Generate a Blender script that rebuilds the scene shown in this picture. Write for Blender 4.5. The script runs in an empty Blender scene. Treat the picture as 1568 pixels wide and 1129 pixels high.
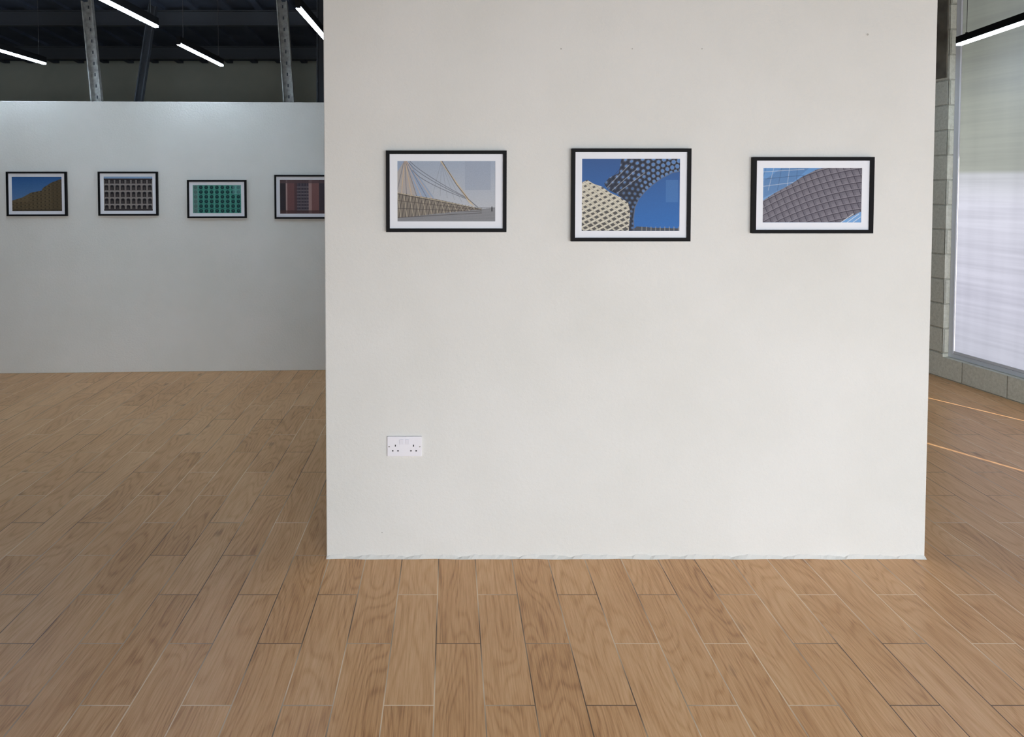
import bpy, bmesh, math, random
import numpy as np
random.seed(4)
S = bpy.context.scene
PITCH = 2.1

def lin(c):
    o=[]
    for v in c[:3]:
        v=v/255.0
        o.append(v/12.92 if v<=0.04045 else ((v+0.055)/1.055)**2.4)
    return (o[0],o[1],o[2],1.0)

# ---------------------------------------------------------------- materials
def mat(name, col=(200,200,200), rough=0.6, metal=0.0, spec=0.5, emit=None, estr=0.0):
    m=bpy.data.materials.new(name); m.use_nodes=True
    b=m.node_tree.nodes["Principled BSDF"]
    b.inputs["Base Color"].default_value=lin(col)
    b.inputs["Roughness"].default_value=rough
    b.inputs["Metallic"].default_value=metal
    b.inputs["Specular IOR Level"].default_value=spec
    if emit:
        b.inputs["Emission Color"].default_value=lin(emit)
        b.inputs["Emission Strength"].default_value=estr
    return m

class NT:
    def __init__(s,m): s.t=m.node_tree; s.n=s.t.nodes; s.l=s.t.links; s.b=s.n["Principled BSDF"]
    def add(s,typ,**kw):
        nd=s.n.new(typ)
        for k,v in kw.items(): setattr(nd,k,v)
        return nd
    def link(s,a,b): s.l.new(a,b)
    def math(s,op,a,b=None,c=None,clamp=False):
        nd=s.n.new("ShaderNodeMath"); nd.operation=op; nd.use_clamp=clamp
        for i,v in enumerate((a,b,c)):
            if v is None: continue
            if isinstance(v,(int,float)): nd.inputs[i].default_value=v
            else: s.l.new(v,nd.inputs[i])
        return nd.outputs[0]
    def mix(s,f,a,b,blend='MIX'):
        nd=s.n.new("ShaderNodeMix"); nd.data_type='RGBA'; nd.blend_type=blend
        for sock,v in ((nd.inputs[0],f),(nd.inputs[6],a),(nd.inputs[7],b)):
            if isinstance(v,(int,float)): sock.default_value=v
            elif isinstance(v,tuple): sock.default_value=v
            else: s.l.new(v,sock)
        return nd.outputs[2]
    def noise(s,vec,scale,detail=3,rough=0.5):
        nd=s.n.new("ShaderNodeTexNoise"); nd.inputs["Scale"].default_value=scale
        nd.inputs["Detail"].default_value=detail; nd.inputs["Roughness"].default_value=rough
        if vec is not None: s.l.new(vec,nd.inputs["Vector"])
        return nd.outputs["Fac"]
    def mapping(s,vec,loc=(0,0,0),rot=(0,0,0),sc=(1,1,1)):
        nd=s.n.new("ShaderNodeMapping"); nd.inputs[1].default_value=loc
        nd.inputs[2].default_value=rot; nd.inputs[3].default_value=sc
        s.l.new(vec,nd.inputs[0]); return nd.outputs[0]
    def ramp(s,f,stops):
        nd=s.n.new("ShaderNodeValToRGB"); e=nd.color_ramp.elements
        e[0].position=stops[0][0]; e[0].color=stops[0][1]
        e[1].position=stops[-1][0]; e[1].color=stops[-1][1]
        for p,c in stops[1:-1]:
            x=e.new(p); x.color=c
        s.l.new(f,nd.inputs[0]); return nd.outputs[0]
    def bump(s,h,strength,dist):
        nd=s.n.new("ShaderNodeBump"); nd.inputs["Strength"].default_value=strength
        nd.inputs["Distance"].default_value=dist
        s.l.new(h,nd.inputs["Height"]); s.l.new(nd.outputs[0],s.b.inputs["Normal"])
    def obj(s):
        return s.n.new("ShaderNodeTexCoord").outputs["Object"]

def plaster(name,c1,c2,rough=0.75,bump=True):
    m=mat(name,c1,rough,spec=0.25); t=NT(m); o=t.obj()
    n=t.noise(o,1.6,3,0.65)
    col=t.ramp(n,[(0.3,lin(c2)),(0.65,lin(c1))])
    t.link(col,t.b.inputs["Base Color"])
    if bump: t.bump(t.noise(o,60,3,0.75),0.35,0.006)
    return m

M_wall=plaster("painted_plaster_white",(228,227,223),(222,221,216))
M_wall2=plaster("painted_plaster_grey",(232,232,228),(225,226,221))
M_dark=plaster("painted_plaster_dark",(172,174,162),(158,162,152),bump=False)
M_shell=plaster("painted_plaster_shell",(210,209,202),(200,200,194),bump=False)
M_frame=mat("frame_black",(14,14,17),0.6,spec=0.15)
M_mat=mat("mat_board_white",(238,240,246),0.7,spec=.2)
M_steel=mat("galvanised_steel",(150,150,146),0.5,0.2)
t=NT(M_steel); o=t.obj()
t.link(t.ramp(t.noise(o,25,2),[(0.3,lin((128,128,124))),(0.7,lin((172,170,166)))]),t.b.inputs["Base Color"])
M_steeld=mat("dark_steel",(62,66,72),0.6,0.2)
M_ceil=mat("ceiling_dark_deck",(60,68,82),0.8)
t=NT(M_ceil); o=t.obj()
t.link(t.ramp(t.noise(o,3,2),[(0.3,lin((46,54,70))),(0.7,lin((66,74,90)))]),t.b.inputs["Base Color"])
M_black=mat("black_aluminium",(22,23,26),0.4,0.4)
M_tube=mat("led_diffuser",(240,245,255),0.5,emit=(210,232,252),estr=62.0)
M_plast=mat("white_plastic",(240,238,244),0.3)
M_plast2=mat("white_plastic_rocker",(232,230,238),0.3)
M_hole=mat("dark_hole",(28,26,28),0.8)
M_nail=mat("filled_nail_hole",(180,178,172),0.8)
M_alu=mat("white_window_frame",(206,208,214),0.4)
M_wire=mat("wire",(70,70,72),0.5)
M_beam=mat("stained_concrete_beam",(110,106,96),0.85)
t=NT(M_beam); o=t.obj()
t.link(t.ramp(t.noise(o,6,3),[(0.3,lin((84,80,72))),(0.7,lin((128,124,112)))]),t.b.inputs["Base Color"])

M_print=mat("printed_photo",(128,128,128),0.5,spec=0.2)
t=NT(M_print); a=t.add("ShaderNodeAttribute",attribute_name="ink")
t.link(a.outputs["Color"],t.b.inputs["Base Color"])

# floor ------------------------------------------------------------
M_floor=mat("wood_look_tile",(170,128,88),0.35,spec=0.4); t=NT(M_floor)
o=t.obj()
sep=t.add("ShaderNodeSeparateXYZ"); t.link(o,sep.inputs[0])
comb=t.add("ShaderNodeCombineXYZ")   # brick space: x=along plank (world Y), y=across (world X)
t.link(t.math('ADD',sep.outputs[1],-2.178+12.0),comb.inputs[0])
t.link(t.math('ADD',sep.outputs[0],0.05+0.153*80),comb.inputs[1])
br=t.add("ShaderNodeTexBrick"); br.offset=0.5; br.offset_frequency=2; br.squash=1
t.link(comb.outputs[0],br.inputs["Vector"])
br.inputs["Color1"].default_value=(0,0,0,1); br.inputs["Color2"].default_value=(1,1,1,1)
br.inputs["Mortar"].default_value=(0.5,0.5,0.5,1)
br.inputs["Scale"].default_value=1.0; br.inputs["Mortar Size"].default_value=0.0019
br.inputs["Mortar Smooth"].default_value=0.1
br.inputs["Brick Width"].default_value=0.6; br.inputs["Row Height"].default_value=0.153
rs=t.add("ShaderNodeSeparateColor"); t.link(br.outputs["Color"],rs.inputs[0]); r=rs.outputs[0]
off=t.add("ShaderNodeCombineXYZ"); t.link(t.math('MULTIPLY',r,7.0),off.inputs[0]); t.link(t.math('MULTIPLY',r,13.0),off.inputs[1]); t.link(t.math('MULTIPLY',r,31.0),off.inputs[2])
va=t.add("ShaderNodeVectorMath"); va.operation='ADD'; t.link(o,va.inputs[0]); t.link(off.outputs[0],va.inputs[1])
# cathedral grain : contour lines of a stretched noise field
g3=t.noise(t.mapping(va.outputs[0],sc=(7.0,1.1,1)),1.0,1,0.5)
ring=t.math('SINE',t.math('MULTIPLY',g3,110.0))
ring=t.math('POWER',t.math('ADD',t.math('MULTIPLY',ring,0.5),0.5),3.0)
g1=t.noise(t.mapping(va.outputs[0],sc=(230,7.0,1)),1.0,3,0.65)
f=t.math('SUBTRACT',t.math('MULTIPLY',g1,0.34),t.math('MULTIPLY',ring,0.055))
f=t.math('ADD',f,t.math('MULTIPLY',t.math('SUBTRACT',g3,0.5),0.14))
f=t.math('ADD',f,t.math('MULTIPLY',t.math('SUBTRACT',r,0.5),0.05))
col=t.ramp(f,[(0.02,lin((164,114,68))),(0.10,lin((203,151,99))),(0.165,lin((218,168,117))),(0.26,lin((232,187,138)))])
vo=t.add("ShaderNodeTexVoronoi"); vo.inputs["Scale"].default_value=1.0
t.link(t.mapping(va.outputs[0],sc=(4.6,1.9,0.01)),vo.inputs["Vector"])
kn=t.math('SUBTRACT',1.0,t.math('MULTIPLY',t.math('SUBTRACT',t.math('ADD',vo.outputs["Distance"],t.math('MULTIPLY',g1,0.12)),0.085),13.0),clamp=True)
col=t.mix(t.math('MULTIPLY',kn,0.6),col,lin((114,72,40)))
gap=br.outputs["Fac"]
gn=t.noise(o,1.7,1)
gcol=t.ramp(gn,[(0.42,lin((98,72,48))),(0.60,lin((242,218,186)))])  # dark to pale joints; the pale end paints in their reflective sheen
col=t.mix(gap,col,gcol)
t.link(col,t.b.inputs["Base Color"])
t.link(t.math('ADD',0.24,t.math('MULTIPLY',g1,0.22)),t.b.inputs["Roughness"])
t.bump(t.math('SUBTRACT',1.0,gap),0.3,0.002)

# block wall -------------------------------------------------------
M_block=mat("painted_concrete_block",(176,176,162),0.85,spec=0.2); t=NT(M_block); o=t.obj()
sep=t.add("ShaderNodeSeparateXYZ"); t.link(o,sep.inputs[0]); comb=t.add("ShaderNodeCombineXYZ")
t.link(t.math('ADD',t.math('ADD',sep.outputs[1],20.0),sep.outputs[0]),comb.inputs[0]); t.link(sep.outputs[2],comb.inputs[1])
br=t.add("ShaderNodeTexBrick"); t.link(comb.outputs[0],br.inputs["Vector"])
br.inputs["Scale"].default_value=1; br.inputs["Brick Width"].default_value=0.4; br.inputs["Row Height"].default_value=0.2
br.inputs["Mortar Size"].default_value=0.007; br.inputs["Mortar Smooth"].default_value=0.6
br.inputs["Color1"].default_value=lin((218,217,202)); br.inputs["Color2"].default_value=lin((208,208,194)); br.inputs["Mortar"].default_value=lin((176,176,162))
n=t.noise(o,40,4,0.7)
t.link(t.mix(0.35,br.outputs["Color"],t.ramp(n,[(0.35,lin((176,176,162))),(0.6,lin((226,226,214)))])),t.b.inputs["Base Color"])
t.bump(t.math('SUBTRACT',t.math('MULTIPLY',n,0.6),br.outputs["Fac"]),0.8,0.012)

# blind: daylight glow painted as emission, graded by height ------------------------------------------------------------
M_blind=mat("roller_blind_painted_glow",(200,200,200),0.9,spec=0.1); t=NT(M_blind)
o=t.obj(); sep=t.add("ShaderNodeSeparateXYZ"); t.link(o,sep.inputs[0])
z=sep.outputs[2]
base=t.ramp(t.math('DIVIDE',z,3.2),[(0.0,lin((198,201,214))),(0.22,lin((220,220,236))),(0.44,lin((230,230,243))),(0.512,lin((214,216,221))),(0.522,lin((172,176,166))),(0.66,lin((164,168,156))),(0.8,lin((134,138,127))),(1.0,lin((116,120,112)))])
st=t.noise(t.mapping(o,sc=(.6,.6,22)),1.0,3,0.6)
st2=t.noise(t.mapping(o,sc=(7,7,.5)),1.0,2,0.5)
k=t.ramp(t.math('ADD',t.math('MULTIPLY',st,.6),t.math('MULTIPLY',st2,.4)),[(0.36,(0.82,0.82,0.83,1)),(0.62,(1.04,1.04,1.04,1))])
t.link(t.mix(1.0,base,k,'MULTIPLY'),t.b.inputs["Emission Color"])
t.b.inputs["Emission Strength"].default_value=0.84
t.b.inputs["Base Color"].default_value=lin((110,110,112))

# ---------------------------------------------------------------- mesh helpers
class MB:
    """collects boxes / prisms into one mesh with several material slots"""
    def __init__(s): s.v=[]; s.f=[]; s.mi=[]; s.mats=[]
    def m(s,mt):
        if mt not in s.mats: s.mats.append(mt)
        return s.mats.index(mt)
    def box(s,x0,x1,y0,y1,z0,z1,mt):
        i=len(s.v); k=s.m(mt)
        s.v+=[(x0,y0,z0),(x1,y0,z0),(x1,y1,z0),(x0,y1,z0),(x0,y0,z1),(x1,y0,z1),(x1,y1,z1),(x0,y1,z1)]
        for q in ((0,3,2,1),(4,5,6,7),(0,1,5,4),(1,2,6,5),(2,3,7,6),(3,0,4,7)):
            s.f.append(tuple(i+a for a in q)); s.mi.append(k)
    def hexa(s,pts,mt):
        i=len(s.v); k=s.m(mt); s.v+=list(pts)
        for q in ((0,3,2,1),(4,5,6,7),(0,1,5,4),(1,2,6,5),(2,3,7,6),(3,0,4,7)):
            s.f.append(tuple(i+a for a in q)); s.mi.append(k)
    def poly(s,pts,mt):
        i=len(s.v); s.v+=list(pts); s.f.append(tuple(range(i,i+len(pts)))); s.mi.append(s.m(mt))
    def beam(s,p,q,w,d,mt):
        import mathutils
        p=mathutils.Vector(p); q=mathutils.Vector(q); ax=(q-p).normalized()
        ref=mathutils.Vector((0,1,0)) if abs(ax.y)<0.9 else mathutils.Vector((0,0,1))
        a=ax.cross(ref).normalized()*w/2; b=ax.cross(a).normalized()*d/2
        pts=[p-a-b,p+a-b,p+a+b,p-a+b,q-a-b,q+a-b,q+a+b,q-a+b]
        s.hexa([tuple(c) for c in pts],mt)
    def cyl(s,c,r,h,axis,mt,n=16):
        i=len(s.v); k=s.m(mt)
        for e in (0,h):
            for j in range(n):
                a=2*math.pi*j/n; u,v=r*math.cos(a),r*math.sin(a)
                if axis=='y': s.v.append((c[0]+u,c[1]+e,c[2]+v))
                elif axis=='z': s.v.append((c[0]+u,c[1]+v,c[2]+e))
                else: s.v.append((c[0]+e,c[1]+u,c[2]+v))
        s.f.append(tuple(i+j for j in range(n))); s.mi.append(k)
        s.f.append(tuple(i+n+j for j in range(n))); s.mi.append(k)
        for j in range(n):
            s.f.append((i+j,i+(j+1)%n,i+n+(j+1)%n,i+n+j)); s.mi.append(k)
    def build(s,name,loc=(0,0,0),rotz=0.0,bevel=0.0,seg=2,ink=None,fix=True):
        me=bpy.data.meshes.new(name); me.from_pydata(s.v,[],s.f); me.update()
        for mt in s.mats: me.materials.append(mt)
        me.polygons.foreach_set("material_index",s.mi)
        if ink is not None:
            at=me.color_attributes.new("ink",'FLOAT_COLOR','POINT')
            arr=np.ones((len(s.v),4),dtype=np.float32); arr[ink[0]:ink[0]+len(ink[1]),:3]=ink[1]
            at.data.foreach_set("color",arr.ravel())
        if fix:
            bm=bmesh.new(); bm.from_mesh(me); bmesh.ops.recalc_face_normals(bm,faces=bm.faces); bm.to_mesh(me); bm.free()
        ob=bpy.data.objects.new(name,me); S.collection.objects.link(ob)
        ob.location=loc; ob.rotation_euler=(0,0,rotz)
        if bevel>0:
            b=ob.modifiers.new("bevel",'BEVEL'); b.width=bevel; b.segments=seg; b.limit_method='ANGLE'
        return ob

# ---------------------------------------------------------------- room shell
b=MB(); b.box(-7,6,-3.2,9.2,-0.1,0.0,M_floor); b.build("floor")
b=MB()
def zc(y): return 3.05+(9.0-y)*0.0708
b.hexa([(-7,-3.2,zc(-3.2)),(5.3,-3.2,zc(-3.2)),(5.3,9.2,zc(9.2)),(-7,9.2,zc(9.2)),
        (-7,-3.2,zc(-3.2)+.1),(5.3,-3.2,zc(-3.2)+.1),(5.3,9.2,zc(9.2)+.1),(-7,9.2,zc(9.2)+.1)],M_ceil)
x=-6.9
while x<5.2:
    b.hexa([(x,-3.1,zc(-3.1)-.03),(x+.07,-3.1,zc(-3.1)-.03),(x+.07,9,zc(9)-.03),(x,9,zc(9)-.03),
            (x,-3.1,zc(-3.1)+.01),(x+.07,-3.1,zc(-3.1)+.01),(x+.07,9,zc(9)+.01),(x,9,zc(9)+.01)],M_ceil)
    x+=0.3
b.build("ceiling")
b=MB(); b.box(-7.1,-7,-3.2,9.2,0,4.1,M_shell); b.build("wall_left")
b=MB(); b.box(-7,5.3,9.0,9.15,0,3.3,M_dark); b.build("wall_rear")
b=MB()
b.box(-7,-1.6,-3.2,-3.05,0,4.1,M_shell); b.box(4.4,5.5,-3.2,-3.05,0,4.1,M_shell)
b.box(-1.6,4.4,-3.2,-3.05,2.5,4.1,M_shell); b.box(-1.6,4.4,-3.25,-3.15,0,2.5,M_shell)  # last box: unseen solid panel added behind the opening to keep sun out
b.build("wall_behind")
b=MB()
for x in (-1.6,0.4,2.4,4.34): b.box(x,x+.06,-3.12,-3.02,0.0,2.5,M_alu)
b.box(-1.6,4.4,-3.11,-3.03,0,0.08,M_alu); b.box(-1.6,4.4,-3.11,-3.03,2.43,2.5,M_alu)
b.build("window_2")

# right wall (slightly splayed), local frame: +y along wall, x=0 inner face
RW=math.atan2(0.142,1.0)
P0=(4.82,0.0)
cr=math.cos(RW)
def L(y): return y/cr
b=MB()
W0,W1=-1.4,5.93
b.box(0,0.2,L(W1),L(9.0),0,3.6,M_block)
b.box(0,0.2,L(-3.1),L(W0),0,3.9,M_block)
b.box(0,0.2,L(W0),L(W1),0,0.17,M_block)
b.box(0,0.2,L(W0),L(W1),3.12,4.0,M_block)
b.box(-0.012,0.0,L(W1)+.02,L(8.9),2.42,3.2,M_beam)
wr=b.build("wall_right",(P0[0],P0[1],0),RW)
b=MB()
b.box(0.05,0.12,L(W0),L(W1),0.172,0.205,M_alu)
b.box(0.05,0.12,L(W1)-0.045,L(W1)-0.002,0.205,3.118,M_alu)
b.box(0.05,0.12,L(W0)+.002,L(W0)+0.045,0.205,3.118,M_alu)
b.box(0.05,0.12,L(W0)+.045,L(W1)-.045,3.07,3.118,M_alu)
b.build("window_1",(P0[0],P0[1],0),RW)
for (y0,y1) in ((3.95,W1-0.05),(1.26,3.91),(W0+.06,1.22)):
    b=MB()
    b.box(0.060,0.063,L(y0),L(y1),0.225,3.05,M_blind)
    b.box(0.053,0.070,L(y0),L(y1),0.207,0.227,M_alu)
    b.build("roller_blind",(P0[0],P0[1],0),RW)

# centre partition
b=MB(); b.box(-0.522,1.995,3.055,3.21,0,2.62,M_wall); b.build("wall_partition",bevel=0.004)
b=MB(); n=150; xs=np.linspace(-0.522,1.995,n)
for i in range(n-1):
    def hh(k): return 0.008+0.006*math.sin(k*0.7)*math.sin(k*0.23)+0.005*abs(math.sin(k*1.9))
    h0,h1=hh(i),hh(i+1)
    def dd(k): return 3.044+0.004*math.sin(k*0.41)*math.sin(k*.13+1)
    b.poly([(xs[i],dd(i),0.0005),(xs[i+1],dd(i+1),0.0005),(xs[i+1],3.0545,h1),(xs[i],3.0545,h0)],M_wall)
b.build("trim_1")

# gallery wall behind on the left
ang=math.atan2(0.11,2.644)
def WY(x): return 6.2135+0.0416*x
b=MB(); b.box(-2.9,4.75,0,0.14,0,2.245,M_wall2)
b.build("wall_gallery",(-3.69,WY(-3.69),0),ang,bevel=0.004)

# nail holes on the partition
b=MB()
for (x,z,r) in ((.453,2.128,.003),(.745,2.128,.0025),(1.031,2.128,.0025),(1.709,2.186,.0045),(-.288,.11,.0025)):
    b.cyl((x,3.0535,z),r,0.0012,'y',M_nail,10)
    b.cyl((x,3.0540,z),r*1.9,0.0009,'y',M_wall,12)
b.build("nail_holes")

# ---------------------------------------------------------------- prints
def inpoly(X,Y,P):
    r=np.zeros(X.shape,bool); n=len(P); j=n-1
    for i in range(n):
        xi,yi=P[i]; xj,yj=P[j]
        if yi!=yj:
            c=((yi>Y)!=(yj>Y))&(X<(xj-xi)*(Y-yi)/(yj-yi)+xi); r^=c
        j=i
    return r
def seg(X,Y,x0,y0,x1,y1):
    dx,dy=x1-x0,y1-y0; q=np.clip(((X-x0)*dx+(Y-y0)*dy)/(dx*dx+dy*dy+1e-9),0,1)
    return np.hypot(X-x0-q*dx,Y-y0-q*dy)
def C(c): return np.array(lin(c)[:3])
def put(I,mask,c,a=1.0):
    mk=mask.astype(float)*a
    I[:]=I*(1-mk[...,None])+C(c)*mk[...,None]
def line(I,X,Y,p,w,c,a=1.0):
    d=seg(X,Y,*p); put(I,np.clip((w/2+0.35-d)/0.7,0,1),c,a)
def curve(I,X,Y,pts,w,c,a=1.0):
    d=None
    for i in range(len(pts)-1):
        e=seg(X,Y,*(pts[i]+pts[i+1])); d=e if d is None else np.minimum(d,e)
    put(I,np.clip((w/2+0.35-d)/0.7,0,1),c,a)
def grad(I,Y,H,c0,c1):
    k=(Y/H)[...,None]; I[:]=C(c0)*(1-k)+C(c1)*k
rg=np.random.RandomState(3)

def bridge(X,Y,I,W,H):
    # overcast sky, fan of cables, truss deck running to the right, paved walkway
    grad(I,Y,H,(160,172,190),(190,192,196))
    put(I,(X>103)&(Y<44)&(X<142),(152,162,180),0.6)  # reflection on the glazing, painted into the ink as a duller rectangle
    put(I,inpoly(X,Y,[(0,0),(17,0),(56,56),(0,50)]),(140,158,186),0.7)
    put(I,inpoly(X,Y,[(0,16),(9,2),(14,2),(30,52),(0,52)]),(190,166,130),0.5)
    for k in range(8):
        line(I,X,Y,(10+k*.6,0,-2+k*8,52+k),0.7,(214,180,132) if k%2 else (84,94,114),0.9)
    for e in (0,4,9):
        curve(I,X,Y,[(14+e+u*(92-e),62*(u**.78)+2*e*(1-u)-6+e*.2) for u in np.linspace(0,1,15).tolist()],0.8,(74,76,84),0.85)
    for k in range(6): line(I,X,Y,(67,0,54+k*11,50+k*3),0.45,(118,120,130),0.65)
    put(I,inpoly(X,Y,[(65,0),(67,0),(118,70),(109,63)]),(204,184,148),0.85)
    curve(I,X,Y,[(68,0),(90,36),(108,58),(122,70)],0.9,(64,62,68))
    put(I,inpoly(X,Y,[(0,92),(0,86),(60,79),(149,71),(149,92)]),(132,133,137))
    put(I,inpoly(X,Y,[(0,48),(60,58),(110,69),(128,73),(60,80),(0,87)]),(130,122,112))
    for k in range(26):
        x=k*5; y0=48+.19*x; y1=87-.11*x
        curve(I,X,Y,[(x-3,y1),(x,y0+.45*(y1-y0)),(x+4,y0)],0.8,(50,48,50),0.9)
    for k in range(13):
        x=k*9.5; line(I,X,Y,(x,48+.19*x,x+5,86-.1*x),0.8,(204,192,170),0.7)
    for a0,a1,c in ((48,73,(196,184,160)),(50,73.5,(66,60,60)),(60,75,(88,80,76)),(72,77,(80,74,72)),(86,79,(74,68,68))): line(I,X,Y,(0,a0,128,a1),0.9,c,0.9)
    for k in range(4): line(I,X,Y,(10,92,149,74+k*5),0.4,(152,152,155),0.5)
    line(I,X,Y,(144,70,144,76),1.6,(20,20,24)); line(I,X,Y,(118,71,149,71),0.6,(90,90,98))

def canopy(X,Y,I,W,H):
    grad(I,Y,H,(50,88,146),(44,108,182))
    can=inpoly(X,Y,[(60,0),(149,0),(149,19),(138,21),(122,29),(108,39),(96,50),(87,61),(81,74),(79,90),(80,110),(72,110),(70,66),(54,54),(40,47),(34,38),(42,28),(56,22)])
    put(I,can,(50,58,80))
    cxx,cyy=165.0,112.0
    R=np.hypot(X-cxx,Y-cyy); T=np.arctan2(cyy-Y,cxx-X)
    q=R/7.6; row=np.floor(q); p=T*110/8.4+(row%2)*.5
    fx=(p-np.floor(p)-.5)*8.4; fy=(q-row-.5)*7.6
    grow=np.clip((X-50)/95,0,1)
    hx=np.maximum(np.abs(fx)*.87+np.abs(fy)*.5,np.abs(fy))
    put(I,can&(hx<1.2+1.7*grow),(92,134,190))
    put(I,can&(hx>1.2+1.7*grow)&(hx<1.8+1.7*grow),(140,150,170),0.5)
    put(I,can&(hx>3.5),(20,26,40),0.8)
    put(I,can&(X<90)&(Y>36),(30,36,52),0.4)
    for k in range(7): line(I,X,Y,(34+k*4,42+k*2,66+k*6,6+k*3),0.6,(190,198,210) if k%2 else (30,40,62),0.8)
    b_=inpoly(X,Y,[(0,36),(8,32),(18,38),(30,42),(44,52),(58,58),(70,66),(74,80),(72,110),(0,110)])
    put(I,b_,(202,196,178))
    a=(X*0.62+Y*1.25)/10.0; c=(X*0.85-Y*0.95)/10.0
    fa=np.abs(a-np.floor(a)-.5); fc=np.abs(c-np.floor(c)-.5)
    ia=(np.floor(a)*7+np.floor(c)*13)%5
    size=np.clip((Y-40)/60,0,1)*.14
    put(I,b_&(fa<.13+size+.02*ia)&(fc<.16+size+.02*ia),(84,82,80))
    put(I,b_&(fa>.45),(230,228,218),0.8); put(I,b_&(fc>.46),(156,150,138),0.7)
    put(I,inpoly(X,Y,[(76,110),(84,103),(110,105),(149,106),(149,110)]),(70,74,82))
    for k in range(9): line(I,X,Y,(92+k*7,104,92+k*7,110),1.4,(150,150,146),0.7)
    put(I,(X>128)&(X<147)&(Y>32)&(Y<66),(84,132,190),0.4)  # painted glass reflection, a flat patch mixed into the print colours
    rim=[(149,19),(138,21),(122,29),(108,39),(96,50),(87,61),(81,74),(79,90),(80,110)]
    curve(I,X,Y,rim,1.2,(96,106,128),0.9)

def scales(X,Y,I,W,H):
    grad(I,Y,H,(98,146,200),(128,164,208))
    put(I,inpoly(X,Y,[(0,20),(28,0),(70,0),(40,26),(0,46)]),(80,112,156),0.5)
    for k in range(5): line(I,X,Y,(4+k*12,0,-6+k*14,34),0.7,(196,206,220) if k%2 else (60,84,122),0.7)
    for k in range(3): line(I,X,Y,(0,6+k*11,62,2+k*9),0.8,(54,76,110) if k%2 else (200,210,222),0.7)
    r=inpoly(X,Y,[(0,83),(0,50),(18,38),(40,26),(60,13),(82,2),(96,-1),(151,-1),(151,83)])
    put(I,r,(112,108,118))
    a=(X*0.62+Y*1.12-0.0016*X*X)/11.5; c=(X*1.0-Y*0.42)/11.0
    fa=a-np.floor(a); fc=c-np.floor(c)
    put(I,r&(fa>.5),(128,124,134),0.6)
    put(I,r&(fc<.4),(98,94,106),0.6)
    put(I,r&((fa<.13)|(fc<.10)),(60,56,68),0.9)
    put(I,r&((fa>.9)),(150,146,154),0.6)
    put(I,inpoly(X,Y,[(118,83),(132,76),(151,66),(151,83)]),(120,166,216))
    for k in range(3): line(I,X,Y,(120+k*9,83,138+k*9,70),0.8,(232,236,240),0.9)

def dune(X,Y,I,W,H):
    # masonry building with window rows against a blue sky
    grad(I,Y,H,(50,94,150),(100,138,182))
    r=inpoly(X,Y,[(0,52),(0,36),(16,31),(28,24),(44,21),(46,17),(58,9),(74,3),(74,52)])
    put(I,r,(100,88,68))
    a=(X*0.2+Y)/5.5; fa=a-np.floor(a); put(I,r&(fa<.30),(82,72,54),0.6)
    c=X/6; fc=c-np.floor(c); put(I,r&(fc<.35)&(fa>.45)&(fa<.85),(52,46,40),0.75)
    put(I,r&(X>58),(74,64,50),0.4); put(I,r&(X<26)&(Y<38),(116,102,80),0.4)
    put(I,Y>49.5,(60,52,42),0.7)
def arches(X,Y,I,W,H):
    grad(I,Y,H,(118,111,109),(130,123,119))
    c=X/8.2; r=(Y-2)/10.2; fx=(c-np.floor(c)-.5)*8.2; fy=(r-np.floor(r)-.5)*10.2
    put(I,(np.abs(fx)<2.6)&(fy>-2.6)&(fy<3.4)|(np.hypot(fx,fy+2.2)<2.6),(36,33,37))
    put(I,(np.abs(fx)<1.5)&(fy>-1)&(fy<3.2),(84,76,75),0.6)
    put(I,np.abs(fy)>4.5,(156,150,146),0.8); put(I,np.abs(fx)>3.7,(148,140,134),0.5)
    put(I,Y<3,(140,170,204)); put(I,(Y>3)&(Y<5),(60,52,52)); put(I,Y>49,(60,54,56))
def circles(X,Y,I,W,H):
    grad(I,Y,H,(74,150,136),(60,134,122))
    c=X/8.1; r=Y/7.2; fx=(c-np.floor(c)-.5)*8.1; fy=(r-np.floor(r)-.5)*7.2
    put(I,np.hypot(fx,fy)<2.7,(22,52,56)); put(I,(np.hypot(fx,fy+.4)<1.2),(44,98,96),0.7)
    put(I,(np.abs(fx)>3.5),(100,172,156),0.6); put(I,(np.abs(fy)>3.1),(46,108,100),0.5)
    put(I,X<8,(120,150,146),0.5); put(I,(X>60)&(Y<14),(130,190,190),0.35)
def shutters(X,Y,I,W,H):
    grad(I,Y,H,(140,104,104),(128,92,90))
    for x0,x1,c in ((0,9,(58,52,58)),(9,11,(176,150,146)),(11,22,(120,84,84)),(22,26,(92,70,74)),(26,44,(70,64,74)),(44,49,(170,138,134)),(49,60,(132,94,92)),(60,74,(66,60,68))):
        put(I,(X>=x0)&(X<x1),c)
    r=Y/5.0; fy=r-np.floor(r); put(I,(X>26)&(X<44)&(fy<.45)&(Y>8),(120,112,118),0.8)
    c=X/4.5; fx=c-np.floor(c); put(I,(X>26)&(X<44)&(fx<.3),(104,92,98),0.7)
    put(I,Y<5,(94,76,78),0.8); put(I,Y>47,(84,62,62),0.8)

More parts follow.
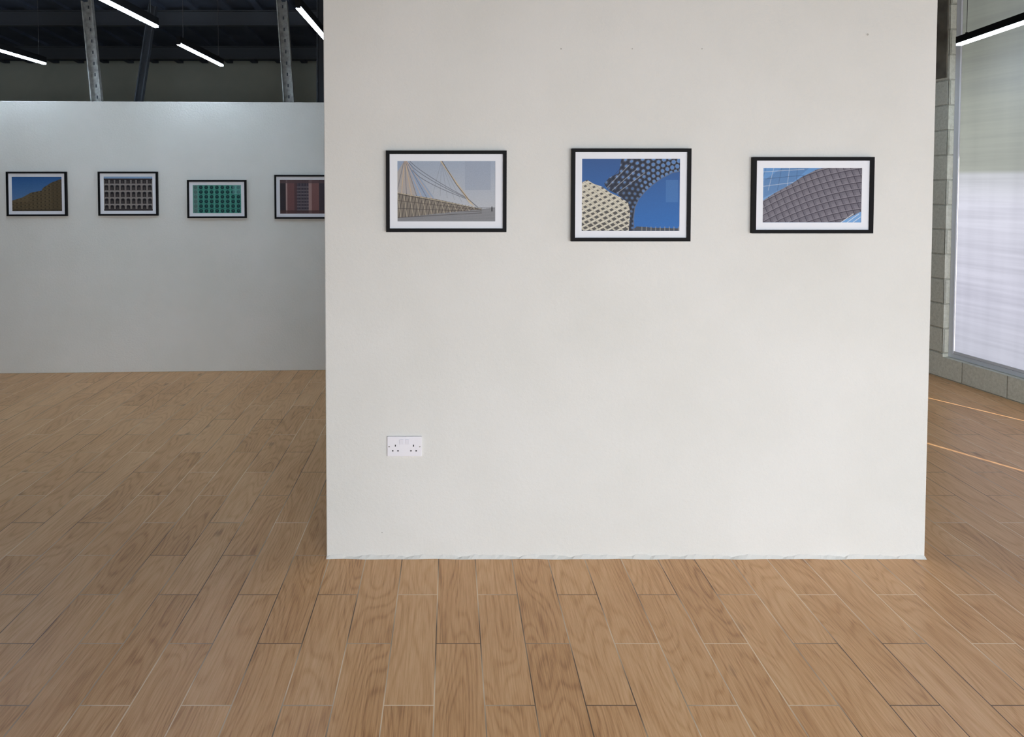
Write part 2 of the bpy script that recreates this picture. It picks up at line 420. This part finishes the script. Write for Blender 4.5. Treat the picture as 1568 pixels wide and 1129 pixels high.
def framed(w,h,pw,ph,fn,W,H,nx,loc,rot=0.0):
    b=MB(); D=0.026; bw=0.0145
    b.m(M_frame); b.m(M_mat); b.m(M_print)
    x,z=w/2,h/2
    for k in range(4):
        if k==0: o0,o1,i0,i1=(-x,z),(x,z),(-x+bw,z-bw),(x-bw,z-bw)
        if k==1: o0,o1,i0,i1=(x,z),(x,-z),(x-bw,z-bw),(x-bw,-z+bw)
        if k==2: o0,o1,i0,i1=(x,-z),(-x,-z),(x-bw,-z+bw),(-x+bw,-z+bw)
        if k==3: o0,o1,i0,i1=(-x,-z),(-x,z),(-x+bw,-z+bw),(-x+bw,z-bw)
        P=lambda p,y:(p[0],y,p[1])
        b.hexa([P(o0,-0.001),P(o1,-0.001),P(i1,-0.001),P(i0,-0.001),P(o0,-D),P(o1,-D),P(i1,-D),P(i0,-D)],M_frame)
    b.box(-x+bw,x-bw,-0.006,-0.002,-z+bw,z-bw,M_frame)
    a,c=pw/2,ph/2; ym=-D+0.010; yp=ym+0.002; X0,Z0=x-bw,z-bw
    for q in (((-X0,Z0),(X0,Z0),(a,c),(-a,c)),((X0,Z0),(X0,-Z0),(a,-c),(a,c)),((X0,-Z0),(-X0,-Z0),(-a,-c),(a,-c)),((-X0,-Z0),(-X0,Z0),(-a,c),(-a,-c))):
        b.poly([(p[0],ym,p[1]) for p in q],M_mat)
    for p,q in (((-a,c),(a,c)),((a,c),(a,-c)),((a,-c),(-a,-c)),((-a,-c),(-a,c))):
        b.poly([(p[0],ym,p[1]),(q[0],ym,q[1]),(q[0],yp+.0005,q[1]),(p[0],yp+.0005,p[1])],M_mat)
    ny=int(nx*H/W)
    U,V=np.meshgrid((np.arange(nx))/(nx-1),(np.arange(ny))/(ny-1))
    I=np.zeros((ny,nx,3)); fn(U*W,V*H,I,W,H)
    I*=1+0.05*rg.randn(ny,nx,1)
    base=len(b.v)
    vx=(-a+U*pw).ravel(); vz=(c-V*ph).ravel()
    b.v+=list(zip(vx.tolist(),[yp]*len(vx),vz.tolist()))
    idx=(base+np.arange(nx*ny)).reshape(ny,nx)
    f=np.stack([idx[:-1,:-1],idx[1:,:-1],idx[1:,1:],idx[:-1,1:]],-1).reshape(-1,4).tolist()
    b.f+=[tuple(q) for q in f]; b.mi+=[b.m(M_print)]*len(f)
    b.build("framed_photograph",loc,rot,ink=(base,np.clip(I.reshape(-1,3),0,1)),fix=False)

YF=3.055
framed(.494,.3345,.402,.248,bridge,149,92,380,((-.2645+.2294)/2,YF,(1.376+1.711)/2))
framed(.489,.381,.402,.297,canopy,149,110,380,((.4966+.985)/2,YF,(1.338+1.719)/2))
framed(.496,.313,.405,.224,scales,150,83,380,((1.239+1.735)/2,YF,(1.371+1.684)/2))
def gp(x,z): return (x,WY(x),z)
framed(.482,.364,.40,.281,dune,74,52,170,gp(-3.390,1.486),ang)
framed(.482,.363,.395,.281,arches,74,52,170,gp(-2.655,1.4875),ang)
framed(.482,.315,.395,.232,circles,73,43,170,gp(-1.934,1.4425),ang)
framed(.485,.365,.397,.281,shutters,74,52,170,gp(-1.2195,1.4605),ang)

# ---------------------------------------------------------------- double socket
b=MB()
w,h=.145,.084
b.box(-w/2,w/2,-.010,-0.0005,-h/2,h/2,M_plast)
so=b.build("electrical_socket",((-.265-.120)/2,YF,.4785),0,bevel=0.003,seg=3)
p=MB()
for sx in (-1,1):
    cx=sx*.036
    p.box(sx*.012-.0085,sx*.012+.0085,-.0135,-.0098,.010,.030,M_plast2)
    p.box(sx*.012-.0088,sx*.012+.0088,-.0106,-.0099,.0092,.0098,M_hole)
    p.box(cx-.002+sx*.002,cx+.002+sx*.002,-.0105,-.0099,.000,.008,M_hole)
    for k in (-1,1):
        p.box(cx+k*.011-.0032+sx*.002,cx+k*.011+.0032+sx*.002,-.0105,-.0099,-.020,-.0155,M_hole)
for sx in (-1,1): p.cyl((sx*.064,-.0112,-.0),.0030,.0014,'y',M_steel,12)
pp=p.build("switches_and_pins"); pp.parent=so

# ---------------------------------------------------------------- pendant LED battens
def tube(x0,y0,x1,y1,z,w=.03):
    dx,dy=x1-x0,y1-y0; Lh=math.hypot(dx,dy)/2; cx,cy=(x0+x1)/2,(y0+y1)/2; a=math.atan2(-dx,dy)
    b=MB()
    b.box(-w/2,w/2,-Lh,Lh,0.008,0.05,M_black)
    b.box(-w/2,-w/2+.003,-Lh,Lh,0.0,0.008,M_black); b.box(w/2-.003,w/2,-Lh,Lh,0.0,0.008,M_black)
    b.box(-w/2-.001,w/2+.001,-Lh-.004,-Lh,-.012,0.051,M_black); b.box(-w/2-.001,w/2+.001,Lh,Lh+.004,-.012,0.051,M_black)
    b.box(-w/2+.002,w/2-.002,-Lh,Lh,-0.014,0.008,M_tube)
    for k in (-1,1):
        yy=k*Lh*.82; zt=zc(cy+yy)-z-.0
        b.cyl((0,yy,0.05),.0022,zt-.05,'z',M_wire,6)
        b.cyl((0,yy,0.05),.009,.012,'z',M_black,8)
    b.build("linear_pendant_light",(cx,cy,z),a)
Z=2.62
tube(-1.97,3.95,-1.95,4.94,Z)
tube(-2.03,5.56,-2.02,6.57,Z)
tube(-3.53,5.47,-3.53,6.47,Z)
tube(-0.90,4.40,-0.90,5.40,Z)
tube(3.55,4.35,3.70,5.42,Z-.03,.04)
tube(-3.5,3.95,-3.5,4.94,Z)  # extra pendant out of view, added to brighten the left gallery

# ---------------------------------------------------------------- roof steel behind the gallery wall
def brace(x0,z0,x1,z1,y,w,mt,holes=True):
    b=MB()
    b.beam((x0,y,z0),(x1,y,z1),w,.012,mt)
    dx,dz=x1-x0,z1-z0; Ln=math.hypot(dx,dz); ux,uz=dx/Ln,dz/Ln
    for s in (-1,1):
        ox,oz=s*w/2*uz,-s*w/2*ux
        b.beam((x0+ox,y-.02,z0+oz),(x1+ox,y-.02,z1+oz),.010,.045,mt)
    if holes:
        k=0.05
        while k<Ln-.05:
            b.box(x0+ux*k-.006,x0+ux*k+.006,y-.0075,y-.0062,z0+uz*k-.014,z0+uz*k+.014,M_steeld); k+=.10
    return b.build("steel_roof_brace")
brace(-2.97,0.0,-3.23,zc(6.65),6.65,.085,M_steel)
brace(-1.30,0.0,-1.50,zc(6.65),6.65,.085,M_steel)
brace(-2.90,2.0,-2.70,zc(6.8),6.80,.06,M_steeld,False)
brace(-1.14,0.0,-1.12,zc(6.5),6.50,.07,M_steeld,False)
for y in (5.2,6.9,8.2):
    b=MB(); z=zc(y)-.03
    b.box(-6.95,3.5,y-.03,y+.03,z-.14,z-.13,M_steeld); b.box(-6.95,3.5,y-.004,y+.004,z-.14,z,M_steeld); b.box(-6.95,3.5,y-.03,y+.03,z-.01,z,M_steeld)
    b.build("roof_purlin")

# ---------------------------------------------------------------- lights
def area(name,loc,rot,sx,sy,p,col,spread=180):
    l=bpy.data.lights.new(name,'AREA'); l.shape='RECTANGLE'; l.size=sx; l.size_y=sy; l.energy=p; l.color=col
    l.spread=math.radians(spread)
    ob=bpy.data.objects.new(name,l); S.collection.objects.link(ob); ob.location=loc; ob.rotation_euler=rot; return ob
area("window_daylight",(1.9,-2.75,1.3),(math.radians(62),0,0),4.8,1.9,225,(0.86,0.93,1.0),135)
su=bpy.data.lights.new("sun",'SUN'); su.energy=9; su.angle=math.radians(0.35); su.color=(1,.9,.78)
so=bpy.data.objects.new("sun",su); S.collection.objects.link(so)
from mathutils import Vector
d=Vector((-.496*math.cos(math.radians(33)),.868*math.cos(math.radians(33)),-math.sin(math.radians(33))))
so.rotation_euler=d.to_track_quat('-Z','Y').to_euler(); so.location=(8,-6,6)
w=bpy.data.worlds.new("world"); S.world=w; w.use_nodes=True
w.node_tree.nodes["Background"].inputs[0].default_value=(.7,.8,1,1); w.node_tree.nodes["Background"].inputs[1].default_value=0.5

# ---------------------------------------------------------------- camera
c=bpy.data.cameras.new("camera"); co=bpy.data.objects.new("camera",c); S.collection.objects.link(co)
c.sensor_fit='HORIZONTAL'; c.sensor_width=36; c.lens=36*1132/1568
c.shift_x=(784-690)/1568; c.shift_y=(321-564.5)/1568
co.location=(0,0,1.58); co.rotation_euler=(math.radians(90-PITCH),0,0)
c.clip_start=.05; S.camera=co
S.view_settings.view_transform='Standard'; S.view_settings.exposure=0.0
